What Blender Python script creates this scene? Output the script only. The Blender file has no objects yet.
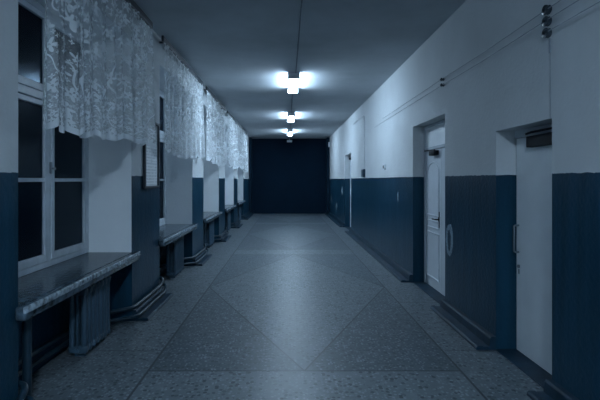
import bpy, bmesh, math, random
from mathutils import Vector, Matrix
random.seed(7)
S = bpy.context.scene
COL = S.collection
PI = math.pi

# ------------------------------------------------------------------ place
EYE = 1.6
WL, WR = -1.76, 1.968          # inner faces of the side walls
CEIL = 3.57
Y0, Y1 = -7.0, 20.0            # corridor behind the viewer .. dark sheet closing the far end
XC = 0.146                     # axis of lamps and of the floor pattern
DADO = 1.648
YN = [2.75 + 3.05 * i for i in range(5)]   # near edges of the window openings
WW = 2.02                                   # opening width
SILL = 0.78
WTOP = 3.2
DOORS = [(3.12, 3.955, 2.06), (5.23, 6.56, 2.43), (12.9, 14.25, 2.43)]

# ------------------------------------------------------------------ node helpers
def new_mat(name):
    m = bpy.data.materials.new(name); m.use_nodes = True
    nt = m.node_tree
    b = nt.nodes['Principled BSDF']
    return m, nt, b

class N:
    """tiny node-graph helper"""
    def __init__(s, nt): s.nt = nt
    def n(s, t, **k):
        nd = s.nt.nodes.new(t)
        for a, v in k.items(): setattr(nd, a, v)
        return nd
    def put(s, sock, v):
        if hasattr(v, 'is_output') or isinstance(v, bpy.types.NodeSocket): s.nt.links.new(v, sock)
        else: sock.default_value = v
    def m(s, op, a, b=0.0, c=0.0):
        nd = s.n('ShaderNodeMath', operation=op)
        s.put(nd.inputs[0], a); s.put(nd.inputs[1], b)
        if len(nd.inputs) > 2: s.put(nd.inputs[2], c)
        return nd.outputs[0]
    def mix(s, f, a, b):
        nd = s.n('ShaderNodeMix', data_type='RGBA')
        s.put(nd.inputs[0], f); s.put(nd.inputs[6], a); s.put(nd.inputs[7], b)
        return nd.outputs[2]
    def noise(s, vec, scale, detail=4, rough=0.55):
        nd = s.n('ShaderNodeTexNoise'); s.put(nd.inputs['Vector'], vec)
        nd.inputs['Scale'].default_value = scale; nd.inputs['Detail'].default_value = detail
        nd.inputs['Roughness'].default_value = rough
        return nd.outputs['Fac']
    def ramp(s, f, lo, hi):
        nd = s.n('ShaderNodeMapRange', clamp=True)
        s.put(nd.inputs[0], f); nd.inputs[1].default_value = lo; nd.inputs[2].default_value = hi
        return nd.outputs[0]
    def coord(s, w='Object'): return s.n('ShaderNodeTexCoord').outputs[w]
    def xyz(s, v):
        nd = s.n('ShaderNodeSeparateXYZ'); s.put(nd.inputs[0], v); return nd.outputs
    def scale(s, v, sc):
        nd = s.n('ShaderNodeMapping'); s.put(nd.inputs[0], v); nd.inputs['Scale'].default_value = sc
        return nd.outputs[0]
    def bump(s, h, strength, dist=0.01):
        nd = s.n('ShaderNodeBump'); s.put(nd.inputs['Height'], h)
        nd.inputs['Strength'].default_value = strength; nd.inputs['Distance'].default_value = dist
        return nd.outputs[0]

def c4(c): return (c[0], c[1], c[2], 1.0)

def paint(name, col, rough=0.5, var=0.12, scale=3.0, bump=0.15, bscale=40, metallic=0.0, spec=0.5):
    m, nt, b = new_mat(name); g = N(nt)
    co = g.coord()
    f = g.noise(co, scale, 6)
    d = tuple(x * (1 - var) for x in col); u = tuple(min(1, x * (1 + var)) for x in col)
    nt.links.new(g.mix(g.ramp(f, .3, .7), c4(d), c4(u)), b.inputs['Base Color'])
    b.inputs['Roughness'].default_value = rough
    b.inputs['Metallic'].default_value = metallic
    b.inputs['Specular IOR Level'].default_value = spec
    if bump: nt.links.new(g.bump(g.noise(co, bscale, 3), bump, .004), b.inputs['Normal'])
    return m

WHITE = (.55, .575, .59)
NAVY = (.009, .043, .074)

def wall_mat(name, side):
    m, nt, b = new_mat(name); g = N(nt)
    co = g.coord(); x, y, z = g.xyz(co)
    wob = g.noise(g.scale(co, (3, 9, 0.5)), 2.0, 5, .7)
    edge = g.m('ADD', DADO - .012, g.m('MULTIPLY', wob, .024))
    low = g.m('LESS_THAN', z, edge)
    if side == 'left':      # window reveals stay white down to the sill
        face = g.m('GREATER_THAN', x, WL - .006)
        nic = g.m('LESS_THAN', z, SILL - .05)
        low = g.m('MULTIPLY', low, g.m('MAXIMUM', face, nic))
    # distempered upper wall: mottling, fine scratches
    f1 = g.noise(co, 1.3, 8, .6); f2 = g.noise(g.scale(co, (1, 1, .35)), 5, 6, .65)
    up = g.mix(g.ramp(f1, .3, .72), c4(tuple(v * .88 for v in WHITE)), c4(WHITE))
    up = g.mix(g.m('MULTIPLY', g.ramp(f2, .62, .8), .25), up, c4((.36, .40, .44)))
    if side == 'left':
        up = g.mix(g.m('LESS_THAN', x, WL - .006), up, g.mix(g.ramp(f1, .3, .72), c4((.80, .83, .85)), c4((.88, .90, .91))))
    # oil paint dado: brushed vertical streaks, worn pale patches
    st = g.noise(g.scale(co, (7, 7, .5)), 1.6, 5, .6)
    dn = g.mix(g.ramp(st, .3, .72), c4(tuple(v * .75 for v in NAVY)), c4(tuple(v * 1.25 for v in NAVY)))
    ch = g.ramp(g.noise(g.scale(co, (9, 9, 2.4)), 2.2, 6, .62), .73, .77)
    dn = g.mix(g.m('MULTIPLY', ch, .25), dn, c4((.10, .17, .22)))
    nt.links.new(g.mix(low, up, dn), b.inputs['Base Color'])
    nt.links.new(g.m('SUBTRACT', .5, g.m('MULTIPLY', low, .36)), b.inputs['Specular IOR Level'])
    rg = g.mix(low, (.8, .8, .8, 1), (.30, .30, .30, 1))
    nt.links.new(g.n('ShaderNodeRGBToBW').outputs[0], b.inputs['Roughness'])
    nt.links.new(rg, nt.nodes[-1].inputs[0])
    h = g.m('ADD', g.m('MULTIPLY', g.noise(co, 2.2, 5), 2.0), g.m('ADD', g.noise(co, 28, 3), g.m('MULTIPLY', low, g.m('MULTIPLY', st, .4))))
    nt.links.new(g.bump(h, .28, .012), b.inputs['Normal'])
    return m

def floor_mat():
    m, nt, b = new_mat('terrazzo floor'); g = N(nt)
    co = g.coord(); x, y, z = g.xyz(co)
    P, BAND, START = 6.14, .62, 2.90
    HW = 1.31
    u = g.m('ABSOLUTE', g.m('DIVIDE', g.m('SUBTRACT', x, XC), HW))           # 0 axis .. 1 strip edge
    t = g.m('MODULO', g.m('ADD', g.m('SUBTRACT', y, START), P * 4), P)
    inband = g.m('LESS_THAN', t, BAND)
    v = g.m('ABSOLUTE', g.m('SUBTRACT', g.m('DIVIDE', g.m('SUBTRACT', t, BAND), (P - BAND) / 2), 1.0))
    s = g.m('ADD', u, v)
    side = g.m('GREATER_THAN', u, 1.0)
    diam = g.m('LESS_THAN', s, 1.0)
    # joints
    def line(val, at, w): return g.m('LESS_THAN', g.m('ABSOLUTE', g.m('SUBTRACT', val, at)), w)
    ins = g.m('LESS_THAN', u, 1.0)
    j = line(u, 1.0, .0075)
    j = g.m('MAXIMUM', j, g.m('MULTIPLY', ins, line(t, BAND, .009)))
    j = g.m('MAXIMUM', j, g.m('MULTIPLY', ins, line(t, .004, .006)))
    nb = g.m('MULTIPLY', ins, g.m('GREATER_THAN', t, BAND))
    j = g.m('MAXIMUM', j, g.m('MULTIPLY', nb, line(s, 1.0, .0075)))
    sj = g.m('MODULO', g.m('ADD', y, 20.0 - 3.78), 1.55)
    j = g.m('MAXIMUM', j, g.m('MULTIPLY', g.m('MULTIPLY', side, line(sj, .006, .006)), .8))
    # chips
    def chips(scale, lo, hi):
        vn = g.n('ShaderNodeTexVoronoi'); g.put(vn.inputs['Vector'], co); vn.inputs['Scale'].default_value = scale
        return g.m('MULTIPLY', g.m('LESS_THAN', vn.outputs['Distance'], .42),
                   g.ramp(g.xyz(vn.outputs['Color'])[0], lo, hi))
    lightc = chips(38, .30, .8); darkc = chips(26, .35, .8)
    big = g.noise(co, .9, 6, .6); mid = g.noise(co, 6, 6, .65)
    A = (.050, .072, .090); B = (.094, .120, .138); C = (.122, .150, .166); D = (.108, .134, .152)
    col = g.mix(diam, c4(A), c4(B))
    col = g.mix(inband, col, c4(C))
    col = g.mix(side, col, c4(D))
    col = g.mix(g.m('MULTIPLY', g.ramp(big, .35, .7), .35), col, c4((.075, .09, .10)))
    col = g.mix(g.m('MULTIPLY', g.ramp(mid, .5, .75), .3), col, c4((.30, .33, .35)))
    col = g.mix(g.m('MULTIPLY', lightc, .45), col, c4((.34, .39, .42)))
    col = g.mix(g.m('MULTIPLY', darkc, .9), col, c4((.018, .03, .042)))
    pit = g.ramp(g.noise(co, 7.0, 2, .3), .72, .74)
    col = g.mix(g.m('MULTIPLY', pit, .7), col, c4((.03, .04, .05)))
    col = g.mix(j, col, c4((.014, .022, .032)))
    nt.links.new(col, b.inputs['Base Color'])
    nt.links.new(g.m('ADD', .30, g.m('MULTIPLY', mid, .22)), b.inputs['Roughness'])
    h = g.m('SUBTRACT', g.m('MULTIPLY', mid, .6), g.m('MULTIPLY', j, 1.0))
    h = g.m('SUBTRACT', h, g.m('MULTIPLY', darkc, .35))
    nt.links.new(g.bump(h, .25, .006), b.inputs['Normal'])
    return m

def glass_mat(k=None):
    m, nt, b = new_mat('window glass' if k is None else 'picture glass'); nt.nodes.remove(b); g = N(nt)
    out = nt.nodes['Material Output']
    tr = g.n('ShaderNodeBsdfTransparent'); tr.inputs[0].default_value = (.72, .8, .86, 1) if k is None else (k, k, k, 1)
    gl = g.n('ShaderNodeBsdfGlossy'); gl.inputs['Roughness'].default_value = .18
    gl.inputs[0].default_value = (.35, .45, .55, 1)
    fr = g.n('ShaderNodeFresnel'); fr.inputs[0].default_value = 1.5
    nt.links.new(g.bump(g.noise(g.coord(), 3, 2), .05, .01), gl.inputs['Normal'])
    mx = g.n('ShaderNodeMixShader')
    nt.links.new(fr.outputs[0], mx.inputs[0]); nt.links.new(tr.outputs[0], mx.inputs[1]); nt.links.new(gl.outputs[0], mx.inputs[2])
    nt.links.new(mx.outputs[0], out.inputs[0])
    return m

def lace_mat():
    m, nt, b = new_mat('white lace'); nt.nodes.remove(b); g = N(nt)
    out = nt.nodes['Material Output']
    uv = g.coord('UV'); u, v, _ = g.xyz(uv)      # metres along the cloth, height over the hem
    wn = g.n('ShaderNodeTexNoise'); g.put(wn.inputs['Vector'], uv); wn.inputs['Scale'].default_value = 9
    dv = g.n('ShaderNodeVectorMath', operation='MULTIPLY_ADD')
    nt.links.new(wn.outputs['Color'], dv.inputs[0]); dv.inputs[1].default_value = (.022, .022, 0); nt.links.new(uv, dv.inputs[2])
    def flowers(scale, petals, r):
        vo = g.n('ShaderNodeTexVoronoi'); vo.voronoi_dimensions = '2D'
        nt.links.new(dv.outputs[0], vo.inputs['Vector']); vo.inputs['Scale'].default_value = scale
        vo.inputs['Randomness'].default_value = .75
        sc = g.n('ShaderNodeVectorMath', operation='SCALE'); nt.links.new(dv.outputs[0], sc.inputs[0]); sc.inputs['Scale'].default_value = scale
        pos = g.n('ShaderNodeVectorMath', operation='SUBTRACT')
        nt.links.new(dv.outputs[0], pos.inputs[0]); nt.links.new(vo.outputs['Position'], pos.inputs[1])
        px, py, _ = g.xyz(pos.outputs[0])
        ang = g.m('ARCTAN2', py, px)
        rr = g.m('MULTIPLY', r, g.m('ADD', .66, g.m('MULTIPLY', .34, g.m('COSINE', g.m('MULTIPLY', ang, petals)))))
        pick = g.m('GREATER_THAN', g.xyz(vo.outputs['Color'])[1], .42)
        body = g.m('LESS_THAN', vo.outputs['Distance'], rr)
        core = g.m('GREATER_THAN', vo.outputs['Distance'], r * .16)
        return g.m('MULTIPLY', g.m('MULTIPLY', body, core), pick)
    fl = g.m('MAXIMUM', flowers(7.5, 5, .42), flowers(19, 4, .36))
    vine = g.m('LESS_THAN', g.m('ABSOLUTE', g.m('SUBTRACT', g.noise(g.scale(uv, (1, .6, 1)), 4, 1), .5)), .009)
    pat = g.m('MAXIMUM', fl, vine)
    dens = g.ramp(v, .95, .12)                    # the pattern thickens towards the hem
    dens.node.inputs[3].default_value = 0; 
    extra = g.m('MULTIPLY', dens, g.ramp(g.noise(uv, 55, 3, .7), .42, .58))
    hem = g.m('LESS_THAN', v, .05)
    net = g.m('ADD', .17, g.m('MULTIPLY', dens, .26))
    a = g.m('MAXIMUM', g.m('MULTIPLY', pat, .92), net)
    a = g.m('MAXIMUM', a, g.m('MULTIPLY', extra, .85))
    a = g.m('MAXIMUM', a, g.m('MULTIPLY', hem, .95))
    tr = g.n('ShaderNodeBsdfTransparent')
    df = g.n('ShaderNodeBsdfDiffuse'); df.inputs[0].default_value = (.84, .87, .89, 1)
    tl = g.n('ShaderNodeBsdfTranslucent'); tl.inputs[0].default_value = (.84, .87, .89, 1)
    mx0 = g.n('ShaderNodeMixShader'); mx0.inputs[0].default_value = .3
    nt.links.new(df.outputs[0], mx0.inputs[1]); nt.links.new(tl.outputs[0], mx0.inputs[2])
    mx = g.n('ShaderNodeMixShader')
    nt.links.new(a, mx.inputs[0]); nt.links.new(tr.outputs[0], mx.inputs[1]); nt.links.new(mx0.outputs[0], mx.inputs[2])
    nt.links.new(mx.outputs[0], out.inputs[0])
    return m

def lamp_mat(k=1.0):
    m, nt, b = new_mat('glowing diffuser'); nt.nodes.remove(b); g = N(nt)
    e = g.n('ShaderNodeEmission'); e.inputs[0].default_value = (.56, .775, 1.0, 1); e.inputs[1].default_value = LAMP * k
    nt.links.new(e.outputs[0], nt.nodes['Material Output'].inputs[0])
    return m

def paper_mat(name):
    m, nt, b = new_mat(name); g = N(nt)
    x, y, z = g.xyz(g.coord())
    row = g.m('MODULO', g.m('MULTIPLY', g.m('ADD', z, 5.0), 26.0), 1.0)
    ln = g.m('MULTIPLY', g.m('LESS_THAN', row, .42), g.ramp(g.noise(g.scale(g.coord(), (1, 14, 26)), 1.5, 2), .42, .5))
    nt.links.new(g.mix(g.m('MULTIPLY', ln, .45), c4((.82, .84, .85)), c4((.30, .33, .36))), b.inputs['Base Color'])
    b.inputs['Roughness'].default_value = .7
    return m

LAMP = 20.5
M = dict(
    wl=wall_mat('left wall paint', 'left'), wr=wall_mat('right wall paint', 'right'),
    ceil=paint('whitewashed ceiling', (.44, .475, .50), .85, .14, 1.2, .2, 14),
    floor=floor_mat(),
    end=paint('navy corridor darkness', (.004, .015, .031), .9, .1, 2, .1, spec=.1),
    end_shade=paint('navy wall shade', (.006, .020, .038), .8, .1, 2, .1, spec=.1),
    back=paint('plain far wall', (.35, .38, .4), .9, .1),
    plinth=paint('dark glossy plinth paint', (.010, .032, .055), .42, .35, 7, .3, 25, spec=.3),
    frame=paint('white window enamel', (.60, .65, .70), .35, .12, 9, .25, 30),
    outer=paint('weathered outer frame', (.55, .60, .65), .5, .15, 9),
    sill=paint('dark varnished sill', (.055, .085, .11), .20, .75, 14, .6, 22),
    edge=paint('worn highlit sill edge', (.24, .29, .33), .25, .8, 22, .6, 30),
    glass=glass_mat(), lace=lace_mat(), lamp=lamp_mat(), lamp_boost=lamp_mat(2.0),
    tray=paint('lamp housing metal', (.55, .58, .6), .4, .05),
    cap=paint('grey lamp cap', (.62, .66, .70), .5, .05),
    rail=paint('dark wooden curtain rail', (.012, .020, .030), .45, .3, 12),
    iron=paint('dark radiator enamel', (.035, .072, .105), .38, .2, 8, .2, 40),
    pipe=paint('dark pipe paint', (.008, .028, .045), .42, .3, 10, .3, 40),
    door=paint('white door enamel', (.86, .89, .91), .30, .05, 3, .08, 30),
    doorw=paint('pale panelled door', (.70, .74, .78), .4, .05, 3, .08, 30),
    dframe=paint('door frame paint', (.50, .55, .60), .45, .08),
    black=paint('black plastic', (.006, .010, .016), .6, .2, spec=.15),
    chrome=paint('dull steel', (.30, .33, .36), .3, .1, metallic=.9),
    porc=paint('soiled porcelain', (.05, .065, .08), .25, .5, 20),
    wire=paint('grey wire', (.22, .25, .28), .6, .1),
    cable=paint('dark ceiling cable', (.16, .185, .21), .6, .1),
    board=paint('notice backing board', (.62, .65, .68), .7, .1),
    paper=paper_mat('printed paper'),
    chip=paint('bare plaster', (.20, .27, .32), .8, .4, 40),
    plastic=paint('white plastic', (.66, .69, .72), .4, .05),
    jbox=paint('navy box', (.015, .045, .075), .35, .2),
)

# ------------------------------------------------------------------ mesh helpers
class MB:
    def __init__(s): s.bm = bmesh.new()
    def box(s, x0, x1, y0, y1, z0, z1, bev=0.0, seg=2):
        t = bmesh.new() if bev else s.bm
        vs = [t.verts.new((x, y, z)) for x in (x0, x1) for y in (y0, y1) for z in (z0, z1)]
        for f in ((0, 1, 3, 2), (4, 6, 7, 5), (0, 4, 5, 1), (2, 3, 7, 6), (0, 2, 6, 4), (1, 5, 7, 3)):
            t.faces.new([vs[i] for i in f])
        if bev:
            bmesh.ops.bevel(t, geom=t.edges[:], offset=bev, segments=seg, affect='EDGES', profile=.5)
            s.merge(t)
        return s
    def merge(s, t):
        mp = {}
        for v in t.verts: mp[v] = s.bm.verts.new(v.co)
        for f in t.faces: s.bm.faces.new([mp[v] for v in f.verts])
        t.free()
    def tube(s, pts, r, seg=10, caps=True):
        pts = [Vector(p) for p in pts]
        rings = []
        prev = None
        for i, p in enumerate(pts):
            if i == 0: d = pts[1] - p
            elif i == len(pts) - 1: d = p - pts[i - 1]
            else: d = (pts[i + 1] - p).normalized() + (p - pts[i - 1]).normalized()
            d.normalize()
            if prev is None:
                a = d.orthogonal().normalized()
            else:
                a = prev - d * prev.dot(d)
                a = a.normalized() if a.length > 1e-6 else d.orthogonal().normalized()
            prev = a
            bb = d.cross(a)
            k = r[i] if isinstance(r, (list, tuple)) else r
            rings.append([s.bm.verts.new(p + (a * math.cos(2 * PI * j / seg) + bb * math.sin(2 * PI * j / seg)) * k) for j in range(seg)])
        for A, B in zip(rings, rings[1:]):
            for j in range(seg):
                s.bm.faces.new((A[j], A[(j + 1) % seg], B[(j + 1) % seg], B[j]))
        if caps:
            s.bm.faces.new(rings[0][::-1]); s.bm.faces.new(rings[-1])
        return s
    def prism(s, prof, y0, y1):
        """closed profile in x,z extruded along y"""
        a = [s.bm.verts.new((x, y0, z)) for x, z in prof]; b = [s.bm.verts.new((x, y1, z)) for x, z in prof]
        n = len(prof)
        for i in range(n): s.bm.faces.new((a[i], a[(i + 1) % n], b[(i + 1) % n], b[i]))
        s.bm.faces.new(a[::-1]); s.bm.faces.new(b)
        return s
    def build(s, name, mat, parent=None, smooth=False, origin=None):
        bmesh.ops.recalc_face_normals(s.bm, faces=s.bm.faces[:])
        if origin is not None:
            bmesh.ops.translate(s.bm, verts=s.bm.verts[:], vec=-Vector(origin))
        me = bpy.data.meshes.new(name); s.bm.to_mesh(me); s.bm.free()
        me.materials.append(mat)
        if smooth:
            for p in me.polygons: p.use_smooth = True
            me.set_sharp_from_angle(angle=math.radians(40))
        o = bpy.data.objects.new(name, me); COL.objects.link(o)
        if parent: o.parent = parent
        if origin is not None: o.location = origin
        return o

def tag(o, label=None, cat=None, group=None, kind=None):
    if label: o['label'] = label
    if cat: o['category'] = cat
    if group: o['group'] = group
    if kind: o['kind'] = kind
    return o
def empty(name, loc=(0, 0, 0)):
    o = bpy.data.objects.new(name, None); o.empty_display_size = .1
    o.location = loc; COL.objects.link(o); return o
def copy_tree(o, parent=None):
    c = o.copy(); COL.objects.link(c); c.parent = parent
    for ch in list(o.children): copy_tree(ch, c)
    return c
def fillet(pts, r=.05, n=4):
    """round the corners of a polyline"""
    P = [Vector(p) for p in pts]; out = [P[0]]
    for a, b, c in zip(P, P[1:], P[2:]):
        d1 = (a - b); d2 = (c - b); k = min(r, d1.length * .45, d2.length * .45)
        p = b + d1.normalized() * k; q = b + d2.normalized() * k
        for i in range(n + 1):
            t = i / n
            out.append(p * (1 - t) ** 2 + b * 2 * t * (1 - t) + q * t ** 2)
    out.append(P[-1]); return out

# ------------------------------------------------------------------ room shell
TH = .62                     # wall thickness
f = MB().box(WL - TH, WR + .5, Y0, Y1 + .2, -.15, 0).build('floor', M['floor']); tag(f, 'worn terrazzo floor with inlaid diamonds and pale side strips', 'floor', kind='structure')
c = MB().box(WL - TH, WR + .5, Y0, Y1 + .2, CEIL, CEIL + .15).build('ceiling', M['ceil']); tag(c, 'whitewashed flat ceiling above the corridor', 'ceiling', kind='structure')
m = MB()
edges = [Y0]
for y in YN: edges += [y, y + WW]
edges.append(Y1)
for a, b_ in zip(edges[::2], edges[1::2]): m.box(WL - TH, WL, a, b_, 0, CEIL)
NB = WL - .34                # back of the radiator niche
for y in YN:
    m.box(WL - TH, WL, y, y + WW, WTOP, CEIL)
    m.box(WL - TH, NB, y, y + WW, 0, SILL - .08)
wl = m.build('wall_left', M['wl']); tag(wl, 'window wall, white above and glossy navy below', 'wall', kind='structure')
m = MB()
ys = Y0
for a, b_, h in DOORS:
    m.box(WR, WR + .5, ys, a, 0, CEIL); m.box(WR, WR + .5, a, b_, h, CEIL); ys = b_
m.box(WR, WR + .5, ys, Y1, 0, CEIL)
wr = m.build('wall_right', M['wr']); tag(wr, 'door wall, white above and glossy navy below', 'wall', kind='structure')
e = MB().box(WL - TH, WR + .5, Y1, Y1 + .2, 0, CEIL).build('dark_end', M['end']); tag(e, 'dark navy sheet painted as the unlit rest of the corridor', 'wall', kind='structure')  # near-black colour stands in for the unlit space beyond
bk = MB().box(WL - TH, WR + .5, Y0 - .2, Y0, 0, CEIL).build('wall_back', M['back']); tag(bk, 'plain wall behind the viewer', 'wall', kind='structure')

# chips and scuffs in the dado paint (real, thin flakes of bare plaster)
def wallpt(px, py):
    d = WR * 420 / (px - 287.0); return d, EYE - (py - 180) * d / 420.0
def scuff(outline, hole=None):
    bm = bmesh.new()
    def ring(pts, x): return [bm.verts.new((x, *wallpt(*p))) for p in pts]
    x0, x1 = WR, WR - .0025
    n = len(outline)
    o0 = ring(outline, x0); o1 = ring(outline, x1)
    for i in range(n): bm.faces.new((o0[i], o0[(i + 1) % n], o1[(i + 1) % n], o1[i]))
    if hole:
        h0 = ring(hole, x0); h1 = ring(hole, x1)
        for i in range(n):
            k = (i + 1) % n
            bm.faces.new((h0[i], h1[i], h1[k], h0[k])); bm.faces.new((o1[i], o1[k], h1[k], h1[i])); bm.faces.new((o0[i], h0[i], h0[k], o0[k]))
    else:
        bm.faces.new(o1); bm.faces.new(o0[::-1])
    b = MB(); b.bm.free(); b.bm = bm
    return b.build('paint_scuff', M['chip'], wr)
ov, hv = [], []
for k in range(16):
    a = 2 * PI * k / 16; j = 1 + random.uniform(-.12, .12)
    ov.append((449.6 + 3.6 * math.cos(a) * j, 240 + 16.5 * math.sin(a) * (1 + random.uniform(-.06, .06))))
    hv.append((449.3 + 1.7 * math.cos(a) * j, 240.5 + 11 * math.sin(a)))
scuff(ov, hv)
for cx, cy, rx, ry in ((398, 196.5, .9, 5.5), (342.3, 191, .7, 4.2), (336.5, 206, .7, 4.0), (331.5, 199, .5, 3)):
    scuff([(cx + rx * math.cos(a) * random.uniform(.6, 1.2), cy + ry * math.sin(a) * random.uniform(.75, 1.1)) for a in [2 * PI * k / 12 for k in range(12)]])

# low stepped plinths along the walls
def plinth(side, y0, y1):
    s = 1 if side == 'right' else -1
    w = WR if side == 'right' else WL
    k = [(0, 0), (.185, 0), (.185, .022), (.172, .036), (.125, .036), (.118, .030), (.062, .030), (.055, .105), (.042, .122), (0, .122)]
    o = MB().prism([(w - s * a, b) for a, b in k], y0, y1).build('baseboard_' + side, M['plinth'])
    return tag(o, 'low dark glossy stepped plinth along the %s wall' % side, 'baseboard', kind='structure')
prev = Y0
for a, b_, h in DOORS:
    plinth('right', prev, a); prev = b_
plinth('right', prev, Y1)
prev = Y0
for y in YN:
    plinth('left', prev, y); prev = y + WW
plinth('left', prev, Y1)

# ------------------------------------------------------------------ windows
FX = WL - .49                # inner face of the window frames
def make_window():
    """origin at the near lower corner of the frame, y along the corridor"""
    root = MB()
    H0, H1 = SILL, WTOP
    x0, x1 = FX - .07, FX
    t = .055
    root.box(x0, x1, 0, t, H0, H1, .006); root.box(x0, x1, WW - t, WW, H0, H1, .006)
    root.box(x0, x1, t, WW - t, H0, H0 + t, .006); root.box(x0, x1, t, WW - t, H1 - t, H1, .006)
    root.box(x0, x1 + .012, t, WW - t, 2.335, 2.41, .008)
    mull = (.47, 1.23)
    for q in mull:
        root.box(x0, x1, q - .026, q + .026, H0 + t, 2.335, .006); root.box(x0, x1, q - .026, q + .026, 2.41, H1 - t, .006)
    w = root.build('window_1', M['frame'])
    spans = [(t, mull[0] - .026), (mull[0] + .026, mull[1] - .026), (mull[1] + .026, WW - t)]
    for (a, b) in spans:
        for (z0, z1, bar) in ((H0 + t, 2.335, True), (2.41, H1 - t, False)):
            a_, b_ = a + .004, b - .004; c0, c1 = z0 + .004, z1 - .004
            r = .05
            s = MB(); sx0, sx1 = FX - .05, FX + .006
            s.box(sx0, sx1, a_, a_ + r, c0, c1, .006); s.box(sx0, sx1, b_ - r, b_, c0, c1, .006)
            s.box(sx0, sx1, a_ + r, b_ - r, c0, c0 + r + .02, .006); s.box(sx0, sx1, a_ + r, b_ - r, c1 - r, c1, .006)
            if bar: s.box(sx0 + .006, sx1, a_ + r, b_ - r, 1.583, 1.618, .005)
            so = s.build('sash', M['frame'], w)
            MB().box(FX - .024, FX - .020, a_ + r - .01, b_ - r + .01, c0 + r, c1 - r + .01).build('pane', M['glass'], so)
    # weathered second frame on the outside of the wall
    o = MB(); x0, x1 = WL - TH + .01, WL - TH + .07
    o.box(x0, x1, 0, .08, H0, H1); o.box(x0, x1, WW - .08, WW, H0, H1); o.box(x0, x1, .08, WW - .08, H0, H0 + .1); o.box(x0, x1, .08, WW - .08, H1 - .08, H1)
    for q in mull: o.box(x0, x1, q - .05, q + .05, H0 + .1, H1 - .08)
    o.box(x0, x1 - .004, .08, WW - .08, 2.32, 2.42)
    of = o.build('outer_frame', M['outer'], w); 
    MB().box(WL - TH + .03, WL - TH + .034, .07, WW - .07, H0 + .09, H1 - .07).build('outer_pane', M['glass'], of)
    # catches on the mullion and hinges
    for q in mull:
        l = MB(); l.box(FX + .004, FX + .022, q - .012, q + .012, 1.66, 1.77, .004); l.box(FX + .022, FX + .036, q - .008, q + .05, 1.70, 1.72, .004)
        l.build('latch', M['chrome'], w)
    for z in (1.0, 2.15):
        MB().tube([(FX + .012, WW - t - .004, z), (FX + .012, WW - t - .004, z + .11)], .010, 8).build('hinge', M['outer'], w)
    # sill board: rounded nose overlapping the piers, worn edge coloured pale for its highlight
    sl = MB(); so_ = .006
    sl.box(FX - .02, WL + .004, so_, WW - so_, SILL - .075, SILL)
    sl.box(WL + .004, WL + .075, -.05, WW + .05, SILL - .095, SILL, .018, 3)
    sill = sl.build('window_sill', M['sill'], w, True)
    ed = MB(); ed.box(WL + .060, WL + .083, -.052, WW + .052, SILL - .045, SILL + .002, .010, 3)
    tag(ed.build('sill_edge', M['edge'], sill, True), 'worn front edge of the sill, pale from its painted-in highlight')
    return w
W0 = make_window()
W0.location.y = YN[0]
wins = [W0] + [copy_tree(W0) for _ in YN[1:]]
for i, w in enumerate(wins):
    w.name = 'window_%d' % (i + 1); w.location.y = YN[i]
    tag(w, ['tall white double window with open view of night, nearest the viewer', 'second window from the viewer', 'third window from the viewer', 'fourth window from the viewer', 'farthest window, by the dark end'][i], 'window', kind='structure')

# ------------------------------------------------------------------ curtains and rails
RX = WL + .10
def curtain(y0, y1, seed):
    rnd = random.Random(seed)
    nu, nv = 150, 34
    L = y1 - y0; top = 3.455; hem = 2.02
    ph = [rnd.uniform(0, 6.28) for _ in range(6)]
    bm = bmesh.new(); uvl = bm.loops.layers.uv.new('UVMap')
    P = []
    for i in range(nu + 1):
        s = i / nu
        ysec = s * L
        fold = (.55 * math.sin(ysec * 2 * PI / .23 + ph[0] + .9 * math.sin(ysec * 2.1 + ph[1])) + .30 * math.sin(ysec * 2 * PI / .115 + ph[2]) + .35 * math.sin(ysec * 2 * PI / .61 + ph[3]))
        sc = abs(math.sin(ysec * PI / .165 + ph[4]))
        hz = hem - .048 * sc + .03 * math.sin(ysec * 2.3 + ph[5])
        row = []
        for j in range(nv + 1):
            t = j / nv
            z = hz + (top - hz) * t
            amp = .028 + .036 * (1 - t)
            row.append((bm.verts.new((RX + fold * amp, y0 + ysec + .018 * (1 - t) * math.cos(ysec * 2 * PI / .23 + ph[0]), z)), (ysec * 1.35, z - hz)))
        P.append(row)
    for i in range(nu):
        for j in range(nv):
            q = [P[i][j], P[i + 1][j], P[i + 1][j + 1], P[i][j + 1]]
            fc = bm.faces.new([k[0] for k in q])
            for lp, k in zip(fc.loops, q): lp[uvl].uv = k[1]
            fc.smooth = True
    me = bpy.data.meshes.new('lace_curtain'); bm.to_mesh(me); bm.free(); me.materials.append(M['lace'])
    o = bpy.data.objects.new('lace_curtain', me); COL.objects.link(o)
    return o
clab = ['long white lace curtain with scalloped hem over the window nearest the viewer',
        'white floral lace curtain hanging just past the framed notice',
        'white lace curtain third along the window wall, middle of the five',
        'white lace curtain fourth along the window wall, next to last',
        'last white lace curtain, hanging by the dark end of the corridor']
rlab = ['dark curtain rail under the ceiling above the window nearest the viewer',
        'dark curtain rail above the window just past the framed notice',
        'dark curtain rail above the third window, middle of the five',
        'dark curtain rail above the fourth window, next to last',
        'dark curtain rail above the last window by the dark end']
for i, y in enumerate(YN):
    a, b_ = (y + .12, y + 2.36) if i == 0 else (y - .16, y + 2.44)
    tag(curtain(a, b_, 11 + i), clab[i], 'curtain', 'lace curtains along the windows')
    r = empty('curtain_rail', (RX, (a + b_) / 2, 3.50)); L2 = (b_ - a) / 2 + .04
    MB().box(-.016, .016, -L2, L2, -.045, .03, .005).build('rail', M['rail'], r)
    for k in (-L2 + .2, L2 - .2):
        MB().box(-.10, -.016, k - .015, k + .015, -.012, .012, .003).build('bracket', M['rail'], r)
    tag(r, rlab[i], 'curtain rail', 'dark curtain rails along the windows')

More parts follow.
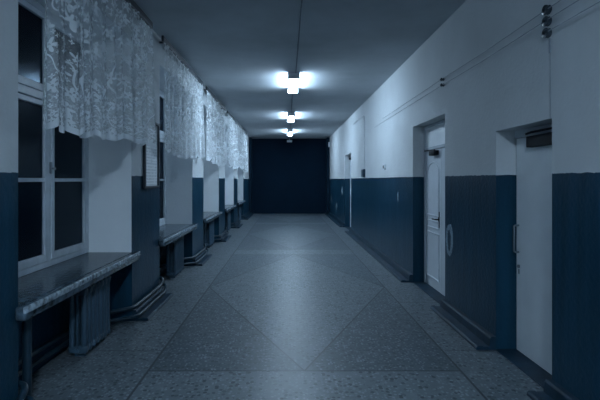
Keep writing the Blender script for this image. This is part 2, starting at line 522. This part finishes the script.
# ------------------------------------------------------------------ radiators and heating pipes
def make_radiator():
    r = empty('radiator')
    n = 7
    for k in range(n):
        y = k * .08
        s = MB()
        for x in (-.055, .055):
            s.tube([(x, y, .03), (x, y, .06), (x, y, .51), (x, y, .54)], [.018, .026, .026, .018], 10)
        s.box(-.085, .085, y - .025, y + .025, -.01, .06, .02, 3); s.box(-.085, .085, y - .025, y + .025, .51, .58, .02, 3)
        s.tube([(0, y - .04, .025), (0, y + .04, .025)], .022, 8); s.tube([(0, y - .04, .545), (0, y + .04, .545)], .022, 8)
        s.box(-.008, .008, y - .020, y + .020, .05, .52)
        s.build('section', M['iron'], r, True)
    for y in (.04, .44):
        MB().box(-.05, .05, y - .012, y + .012, -.05, -.008, .004).build('foot', M['iron'], r)
    v = MB().tube([(0, .52, .545), (0, .58, .545)], .02, 8).tube([(0, .58, .545), (.05, .58, .545)], .013, 8).build('valve', M['pipe'], r)
    return r
R0 = make_radiator()
nlab = ['dark ribbed cast iron radiator under the sill nearest the viewer',
        'ribbed cast iron radiator under the second sill, past the framed notice',
        'ribbed cast iron radiator under the third window sill',
        'ribbed cast iron radiator under the fourth window sill',
        'ribbed cast iron radiator under the last sill by the dark end']
for i, y in enumerate(YN):
    r = R0 if i == 0 else copy_tree(R0)
    r.location = (WL - .118, y + 1.03, .05)
    tag(r, nlab[i], 'radiator', 'cast iron radiators under the windows')

def heating_pipe(z, off_p, off_n, r, name_label):
    pts = [(WL + off_p, Y0 + .02, z)]
    for y in YN:
        pts += [(WL + off_p, y - .06, z), (WL + off_p, y + .03, z + .07), (WL + off_n, y + .16, z + .07), (WL + off_n, y + WW - .30, z), (WL + off_p, y + WW - .06, z)]
    pts.append((WL + off_p, Y1 - .02, z))
    o = MB().tube(fillet(pts, .08, 4), r, 10).build('heating_pipe', M['pipe'], None, True)
    return tag(o, name_label, 'pipe')
heating_pipe(.165, .040, -.27, .022, 'upper of the two dark heating pipes bending along the foot of the window wall')
heating_pipe(.075, .090, -.27, .018, 'lower of the two dark heating pipes lying along the foot of the window wall')
rp = MB().tube([(WL - .06, YN[0] + .19, 0.0), (WL - .06, YN[0] + .19, SILL - .078)], .030, 14).build('riser_pipe', M['pipe'], None, True)
tag(rp, 'vertical dark pipe standing under the near end of the nearest sill', 'pipe')

# ------------------------------------------------------------------ doors
LEAFX = WR + .185
def bar_handle(parent, y, z0, z1, x):
    h = MB().tube(fillet([(x, y, z0), (x - .045, y, z0), (x - .045, y, z1), (x, y, z1)], .02, 4), .0085, 10)
    return tag(h.build('handle', M['chrome'], parent, True), 'steel pull bar')
# near flush door
a, b_, h = DOORS[0]
d = MB().box(LEAFX, LEAFX + .04, a + .045, b_ - .012, .012, h - .075, .004).build('door_1', M['door']); tag(d, 'plain white flush door in the nearest recess, with a pull bar', 'door', kind='structure')
m = MB(); m.box(LEAFX - .01, LEAFX + .06, a, a + .042, 0, h, .004); m.box(LEAFX - .01, LEAFX + .06, a + .042, b_, h - .07, h, .004); m.box(LEAFX + .02, LEAFX + .06, b_ - .010, b_, 0, h - .07)
m.build('door_frame', M['dframe'], d)
bar_handle(d, b_ - .055, .93, 1.18, LEAFX)
m = MB().tube([(LEAFX, b_ - .06, .80), (LEAFX - .012, b_ - .06, .80)], .016, 12); m.box(LEAFX - .006, LEAFX, b_ - .068, b_ - .052, .73, .775, .002)
m.build('lock', M['chrome'], d)
m = MB().box(LEAFX - .055, LEAFX, 3.20, 3.69, 1.885, 1.982, .006)
cl = m.build('door_closer', M['black'], d); tag(cl, 'black door closer box')
MB().tube(fillet([(LEAFX - .05, 3.30, 1.985), (LEAFX - .05, 3.30, 2.012), (LEAFX - .05, 3.62, 2.012), (LEAFX - .012, 3.76, 2.012)], .01), .010, 8).build('arm', M['black'], cl)
# panelled double door with a board above
def panel_door(name, a, b_, h, label, detail=True):
    top = 2.045
    root = MB()
    mid = 5.845 - 5.23 + a
    root.box(LEAFX, LEAFX + .04, mid + .004, b_ - .045, .012, top, .004)
    d = root.build(name, M['doorw']); tag(d, label, 'door', kind='structure')
    MB().box(LEAFX, LEAFX + .04, a + .045, mid - .004, .012, top, .004).build('fixed_leaf', M['doorw'], d)
    m = MB(); m.box(LEAFX - .014, LEAFX + .06, a, a + .042, 0, h, .004); m.box(LEAFX - .014, LEAFX + .06, b_ - .042, b_, 0, h, .004)
    m.box(LEAFX - .014, LEAFX + .06, a + .042, b_ - .042, top + .006, top + .05, .004); m.box(LEAFX - .014, LEAFX + .06, a + .042, b_ - .042, h - .04, h, .004)
    m.build('door_frame', M['dframe'], d)
    MB().box(LEAFX, LEAFX + .03, a + .042, b_ - .042, top + .05, h - .04).build('transom_board', M['door'], d)
    if detail:
        ya, yb = mid + .10, b_ - .14
        ym = (ya + yb) / 2
        def mould(pts, closed=True):
            q = MB(); P = [(LEAFX - .001, y, z) for y, z in pts]
            P = P + [P[0]]
            for s, e in zip(P, P[1:]): q.tube([s, e], .012, 8)
            return q.build('panel_moulding', M['doorw'], d, True)
        mould([(ya, 1.08), (yb, 1.08), (yb, 1.70)] + [(ym + (yb - ym) * math.cos(t), 1.70 + .16 * math.sin(t)) for t in [PI * k / 10 for k in range(1, 10)]] + [(ya, 1.70)])
        mould([(ya, .90), (yb, .90), (yb, 1.0), (ya, 1.0)]); mould([(ya, .16), (yb, .16), (yb, .82), (ya, .82)])
        y = mid + .10
        k = MB().box(LEAFX - .008, LEAFX, y - .022, y + .022, .92, 1.15, .004).tube(fillet([(LEAFX, y, 1.04), (LEAFX - .055, y, 1.04), (LEAFX - .06, y + .11, 1.04)], .02), .010, 8)
        k.build('handle', M['black'], d, True)
    yb = b_ - .1
    c = MB().box(LEAFX - .07, LEAFX, mid + .10, mid + .34, 1.955, 2.025, .01).build('door_closer', M['black'], d, True)
    MB().tube([(LEAFX - .04, mid + .16, 2.03), (LEAFX - .04, b_ - .12, 2.045), (LEAFX - .012, b_ - .1, 2.045)], .011, 8).build('arm', M['black'], c)
    return d
panel_door('door_2', *DOORS[1], 'pale panelled door with closer arm and board above, middle recess')
d3 = panel_door('door_3', *DOORS[2], 'farthest door, in the recess by the dark end')
for o in [x for x in d3.children if x.name.startswith('door_closer')]:
    for q in list(o.children): bpy.data.objects.remove(q)
    bpy.data.objects.remove(o)
c = MB().box(LEAFX - .16, LEAFX, 13.05, 13.55, 2.25, 2.385, .012).build('door_closer', M['black'], d3, True)
for i, (a, b_, h) in enumerate(DOORS):
    o = MB().box(WR, WR + .28, a + .002, b_ - .002, 0, .010).build('trim_%d' % (i + 1), M['plinth']); tag(o, 'dark painted threshold in the doorway recess', 'threshold', kind='structure')
    bk_ = MB().box(WR + .42, WR + .5, a, b_, 0, h).build('trim_%d' % (i + 4), M['dframe']); tag(bk_, 'blank backing behind the door', 'trim', kind='structure')

# ------------------------------------------------------------------ ceiling lamps
LABL = ['lit box lamp on the ceiling, largest and nearest of the three',
        'lit box lamp on the ceiling, middle one of the three',
        'lit box lamp on the ceiling, smallest and nearest the dark end',
        'unseen lit box lamp on the ceiling above and just behind the viewer',
        'added unseen box lamp on the ceiling farthest behind the viewer, brightening the jambs']
lamps = []
def make_lamp():
    r = empty('ceiling_lamp')
    MB().box(-.085, .085, -.64, .64, -.040, 0, .004).build('housing', M['tray'], r)
    MB().box(-.080, .080, -.618, .618, -.118, -.040, .02, 3).build('diffuser', M['lamp'], r)
    for s in (-1, 1):
        MB().box(-.11, .11, s * .634 - .015, s * .634 + .015, -.122, -.001, .006).build('end_cap', M['cap'], r)
    return r
L0 = make_lamp()
for i, y in enumerate((8.32, 12.82, 16.95, -1.1, -5.4)):  # last one is added far back for more light on the jambs
    r = L0 if i == 0 else copy_tree(L0)
    r.location = (XC - .02, y, CEIL)
    if i > 2:                      # unseen lamps behind the viewer, raised in strength to brighten near doors and jambs
        for q in r.children:
            if q.name.startswith('diffuser'):
                q.data = q.data.copy(); q.data.materials[0] = M['lamp_boost']
    tag(r, LABL[i], 'ceiling lamp', 'ceiling lamps along the corridor')
m = MB()
cb = MB().tube([(XC + .03, Y0 + .02, CEIL - .010), (XC + .015, 7.66, CEIL - .009)], .009, 8)
cb.tube([(XC - .02, 8.99, CEIL - .010), (XC - .02, 12.15, CEIL - .009)], .009, 8)
cb.tube([(XC - .02, 13.49, CEIL - .010), (XC - .02, 16.28, CEIL - .009)], .009, 8)
tag(cb.build('ceiling_cable', M['cable']), 'dark cable running along the ceiling between the lamps', 'cable')
eb = empty('box_lamp', (XC - .03, Y1 - .55, 3.40))
MB().box(-.12, .12, -.05, .05, -.05, .05, .01).tube([(0, 0, .05), (0, 0, CEIL - 3.40)], .012, 8).build('housing', M['cap'], eb); MB().box(-.10, .10, -.062, -.048, -.035, .035, .004).build('cover', M['plastic'], eb)
tag(eb, 'small unlit box lamp hanging from the ceiling at the dark end', 'lamp')
for k, (xa, xb) in enumerate(((WL, WL + .10), (WR - .12, WR))):  # dark strips added where the walls fall into shade before the end
    o = MB().box(xa, xb, Y1 - .62, Y1, .125, CEIL - .001, .004).build('trim_%d' % (k + 7), M['end_shade'])
    tag(o, 'dark navy strip painting in the shade on the last stretch of wall', 'shade strip', kind='structure')

# ------------------------------------------------------------------ old wiring on the right wall
def make_insulator(sc, ln):
    r = empty('insulator')
    prof = [(0, .016), (.008, .024), (.016, .026), (.024, .017), (.032, .017), (.040, .027), (.050, .026), (.056, .014)]
    MB().tube([(-a * sc * ln, 0, 0) for a, _ in prof], [b * sc for _, b in prof], 14).build('body', M['porc'], r, True)
    MB().tube([(-.056 * sc * ln, 0, 0), (-.066 * sc * ln, 0, 0)], [.010 * sc, .006 * sc], 8).build('screw', M['black'], r, True)
    return r
zs = (2.872, 2.785, 2.698)
I0 = make_insulator(1.4, .62)
for k, z in enumerate(zs):
    r = I0 if k == 0 else copy_tree(I0)
    r.location = (WR, 3.14, z)
    tag(r, ['topmost dark porcelain insulator of the large group above the nearest door', 'middle dark porcelain insulator of the large group above the nearest door', 'lowest dark porcelain insulator of the large group above the nearest door'][k], 'insulator', 'porcelain wire insulators')
J0 = make_insulator(.8, 1.0)
for k, z in enumerate((2.86, 2.79)):
    r = J0 if k == 0 else copy_tree(J0)
    r.location = (WR, 5.26, z)
    tag(r, ['upper small dark insulator on the wall above the panelled door', 'lower small dark insulator on the wall above the panelled door'][k], 'insulator', 'porcelain wire insulators')
wlab = ['topmost of the thin wires strung along the upper right wall', 'middle one of the thin wires strung along the upper right wall', 'lowest of the thin wires, ending at the large insulators']
for k, (z, ye) in enumerate(((2.868, 8.6), (2.79, 9.4), (2.70, 3.14))):
    zz = z
    pts = [(WR - .040, Y0 + .02, zz + .01), (WR - .038, 3.14, zz)]
    if ye > 4: pts += [(WR - .030, 4.2, zz - .012), (WR - .022, 5.26, zz), (WR - .008, ye, zz - .01)]
    tag(MB().tube(pts, .0035, 6).build('wire', M['wire']), wlab[k], 'wire', 'thin wires along the right wall')
dr = MB().tube([(WR - .004, 3.135, 2.655), (WR - .004, 3.135, 2.55)], .010, 8).tube([(WR - .004, 3.135, 2.55), (WR - .004, 3.135, 2.062)], .0022, 6).build('wire_drop', M['wire'])
tag(dr, 'vertical wire running down the wall to the top of the nearest doorway', 'wire')
cd = MB().tube(fillet([(WR - .012, 12.5, 3.25), (WR - .012, 10.66, 3.25), (WR - .012, 10.66, 1.878)], .04), .012, 8).build('conduit', M['tray'], None, True)
tag(cd, 'thin conduit bending down the far right wall to a dark box', 'conduit')
jb = empty('junction_box', (WR, 10.70, 1.775))
MB().box(-.05, 0, -.15, .15, -.10, .10, .008).build('body', M['jbox'], jb); MB().box(-.058, -.05, -.12, .12, -.075, .075, .003).build('cover', M['jbox'], jb)
tag(jb, 'dark navy box at the top edge of the painted dado', 'junction box')
sw = empty('light_switch', (WR, 8.43, 1.86))
MB().box(-.030, 0, -.05, .05, -.055, .055, .01).build('plate', M['plastic'], sw); MB().box(-.042, -.030, -.02, .02, -.03, .03, .004).build('rocker', M['black'], sw)
tag(sw, 'small pale switch on the white wall just above the dado', 'light switch')
ab = empty('alarm_box', (WR, 19.2, 3.22))
MB().box(-.07, 0, -.10, .10, -.11, .11, .012).build('body', M['plastic'], ab); MB().tube([(-.07, 0, 0), (-.08, 0, 0)], .05, 14).build('grille', M['cap'], ab)
tag(ab, 'small pale box high on the right wall beside the dark end', 'alarm box')

# ------------------------------------------------------------------ framed notice on the first pier
ny0, ny1, nz0, nz1 = 5.12, 5.70, 1.49, 2.36
nt_ = empty('framed_notice', (WL, (ny0 + ny1) / 2, nz0))
w2 = (ny1 - ny0) / 2; hh = nz1 - nz0
m = MB(); t = .035
m.box(0, .035, -w2, -w2 + t, 0, hh, .005); m.box(0, .035, w2 - t, w2, 0, hh, .005); m.box(0, .035, -w2 + t, w2 - t, 0, t, .005); m.box(0, .035, -w2 + t, w2 - t, hh - t, hh, .005)
tag(m.build('frame', M['rail'], nt_), 'dark wooden frame')
MB().box(.002, .012, -w2 + t, w2 - t, t, hh - t).build('backing', M['board'], nt_)
for (a, b, c0, c1) in ((-.23, .23, .60, .80), (-.23, -.01, .33, .58), (.01, .23, .33, .58), (-.23, .23, .06, .31)):
    MB().box(.012, .0135, a, b, c0, c1).build('paper', M['paper'], nt_)
tag(nt_, 'tall framed sheet of notices on the pier after the nearest window', 'notice')

# ------------------------------------------------------------------ light: night sky outside, faint bluish room fill from the windows
wd = bpy.data.worlds.new('night'); S.world = wd; wd.use_nodes = True
bg = wd.node_tree.nodes['Background']
bg.inputs[0].default_value = (.10, .36, 1.0, 1); bg.inputs[1].default_value = .006

cam = bpy.data.cameras.new('Camera'); co = bpy.data.objects.new('Camera', cam); COL.objects.link(co)
co.location = (0, 0, EYE); co.rotation_euler = (PI / 2, 0, 0)
cam.sensor_width = 36; cam.lens = 420 / 600 * 36
cam.shift_x = 13 / 600; cam.shift_y = -20 / 600
cam.clip_start = .05
S.camera = co
vs = S.view_settings
vs.view_transform = 'Standard'; vs.look = 'None'; vs.gamma = 1; vs.use_curve_mapping = False
vs.exposure = 2.25
